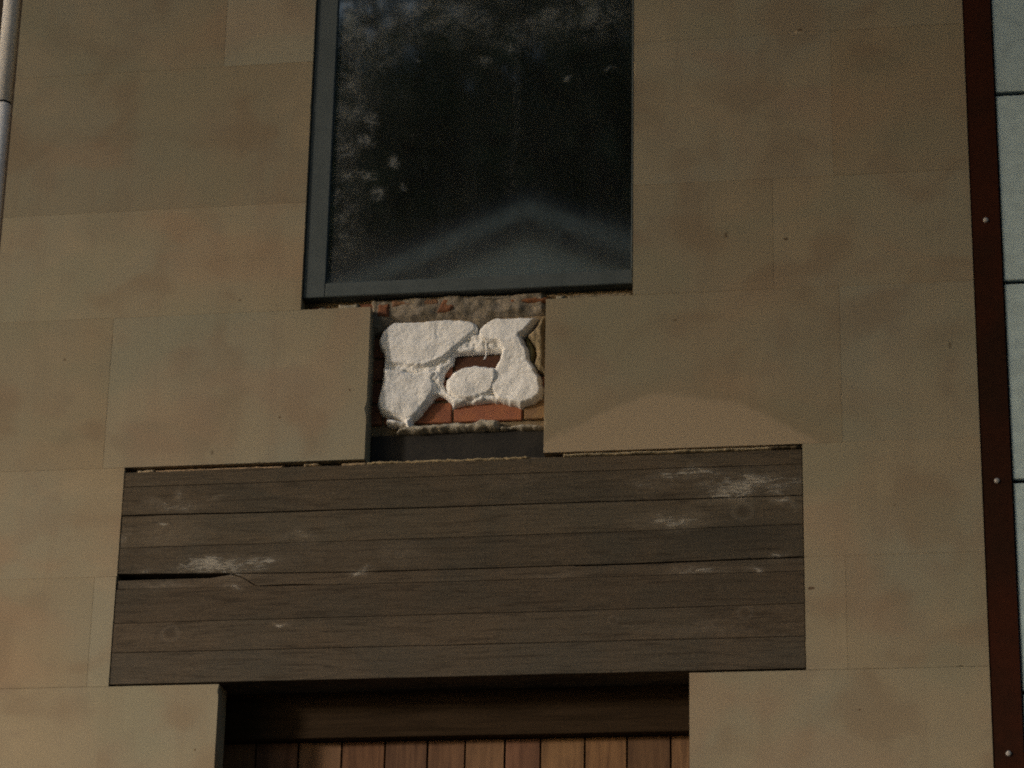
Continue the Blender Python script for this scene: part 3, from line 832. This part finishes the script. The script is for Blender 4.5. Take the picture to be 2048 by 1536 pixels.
S = box('side_wall', -3.2, -1.703, .30, .6, 0, 7.2, M_nbr)
S['label'] = 'dark side wall set back behind the grey drainpipe'; S['category'] = 'wall'

# ------------------------------------------------------------------ across the street: the gabled house the window mirrors
H = empty('gabled_house', 'pale rendered house with white bargeboards, mirrored in the dark window', 'house', loc=(-2.47, -15, 0))
GY, GX, ZA, TANP, HW = -15.0, -2.48, 12.07, .42, 4.6
def gab(zoff, y0, y1, hw, band):
    """an inverted V of constant depth `band` under the roof line"""
    v = []
    for y in (y0, y1):
        for s in (-1, 0, 1):
            z = ZA - zoff - abs(s) * hw * TANP
            v += [(GX + s * hw, y, z), (GX + s * hw, y, z - band)]
    f = []
    for i in (0, 2):
        f += [(i, i + 1, i + 3, i + 2), (6 + i, 6 + i + 2, 6 + i + 3, 6 + i + 1), (i, i + 2, 6 + i + 2, 6 + i), (i + 1, 6 + i + 1, 6 + i + 3, i + 3)]
    f += [(0, 6, 7, 1), (4, 5, 11, 10)]
    return v, f
v, f = gab(0, GY + .02, GY + .14, HW, .17); o = link_mesh('bargeboard', v, f, M_white, H); local(o, H)
v, f = gab(.175, GY + .005, GY + .07, HW, .13); o = link_mesh('verge_shade_board', v, f, M_verge_shade, H); local(o, H)  # dark band painted for the bargeboard's shadow on the wall, with some trim
ez = ZA - .05 - 4.2 * TANP
v = [(GX - 4.2, GY, 0), (GX + 4.2, GY, 0), (GX + 4.2, GY, ez), (GX, GY, ZA - .05), (GX - 4.2, GY, ez)]
v += [(a, b - 8, c) for a, b, c in v]
f = [(4, 3, 2, 1, 0), (5, 6, 7, 8, 9)] + [(i, (i + 1) % 5, (i + 1) % 5 + 5, i + 5) for i in range(5)]
o = link_mesh('wall', v, f, M_render, H); local(o, H)
v, f = gab(-.13, GY - 8.2, GY + .12, HW + .05, .12); o = link_mesh('roof', v, f, M_slate, H); local(o, H)

# ------------------------------------------------------------------ trees
def tree(label, loc, height, trunk_h, rad, n, seed, squash=.8, gaps=0.0):
    rg = random.Random(seed)
    T = empty('broadleaf_tree', label, 'tree', loc=loc)
    rows, nn = [], 10
    v, f = [], []
    for k in range(7):
        t = k / 6
        z = t * (trunk_h + rad * .6)
        r = .32 * (1 - .65 * t) * height / 16
        ox, oy = .25 * math.sin(t * 2.1 + seed), .25 * math.sin(t * 1.7 + seed * 2)
        for a in range(nn):
            v.append((ox + r * math.cos(2 * math.pi * a / nn), oy + r * math.sin(2 * math.pi * a / nn), z))
    for k in range(6):
        for a in range(nn):
            f.append((k * nn + a, k * nn + (a + 1) % nn, (k + 1) * nn + (a + 1) % nn, (k + 1) * nn + a))
    for b in range(7):
        a0 = 2 * math.pi * b / 7 + rg.random()
        base = Vector((.1, .1, trunk_h * rg.uniform(.85, 1.15)))
        tip = base + Vector((math.cos(a0) * rad * .7, math.sin(a0) * rad * .7, rg.uniform(.3, .8) * (height - trunk_h) * .7))
        s = len(v)
        for p, r in ((base, .11), (tip, .03)):
            for a in range(5):
                v.append((p.x + r * math.cos(2 * math.pi * a / 5), p.y + r * math.sin(2 * math.pi * a / 5), p.z))
        for a in range(5):
            f.append((s + a, s + (a + 1) % 5, s + 5 + (a + 1) % 5, s + 5 + a))
    link_mesh('trunk', v, f, M_bark, T)
    cz = (height + trunk_h) / 2
    hz = (height - trunk_h) / 2
    cl = []
    for c in range(60):
        d = Vector((rg.gauss(0, 1), rg.gauss(0, 1), rg.gauss(0, 1))).normalized() * rg.uniform(.2, .95)
        cl.append((Vector((d.x * rad, d.y * rad, cz + d.z * hz)), rg.uniform(.16, .30) * rad))
    v, f = [], []
    for i in range(n):
        c, r = cl[rg.randrange(len(cl))]
        p = c + Vector((rg.gauss(0, 1), rg.gauss(0, 1), rg.gauss(0, .8))).normalized() * r * rg.random() ** .4
        s = rg.uniform(.10, .22)
        a = Vector((rg.gauss(0, 1), rg.gauss(0, 1), rg.gauss(0, 1))).normalized()
        b = a.cross(Vector((rg.gauss(0, 1), rg.gauss(0, 1), rg.gauss(0, 1)))).normalized()
        k = len(v)
        v += [tuple(p + a * s), tuple(p + b * s * .6), tuple(p - a * s), tuple(p - b * s * .6)]
        f.append((k, k + 1, k + 2, k + 3))
    link_mesh('crown', v, f, M_leaf, T)
    return T
tree('tall leafy tree rising behind the gabled house', (-5.0, -30.0, 0), 26.0, 9.0, 8.5, 42000, 3)
tree('unseen tree added so its crown shades the upper facade', (-23.1, -17.9, 0), 21.6, 9.6, 6.0, 52000, 8)  # added out of view to grade the sunlight on the facade
tree('spreading leafy tree standing well to the side of the gabled house', (9.0, -31.0, 0), 24.0, 7.0, 8.0, 30000, 12)
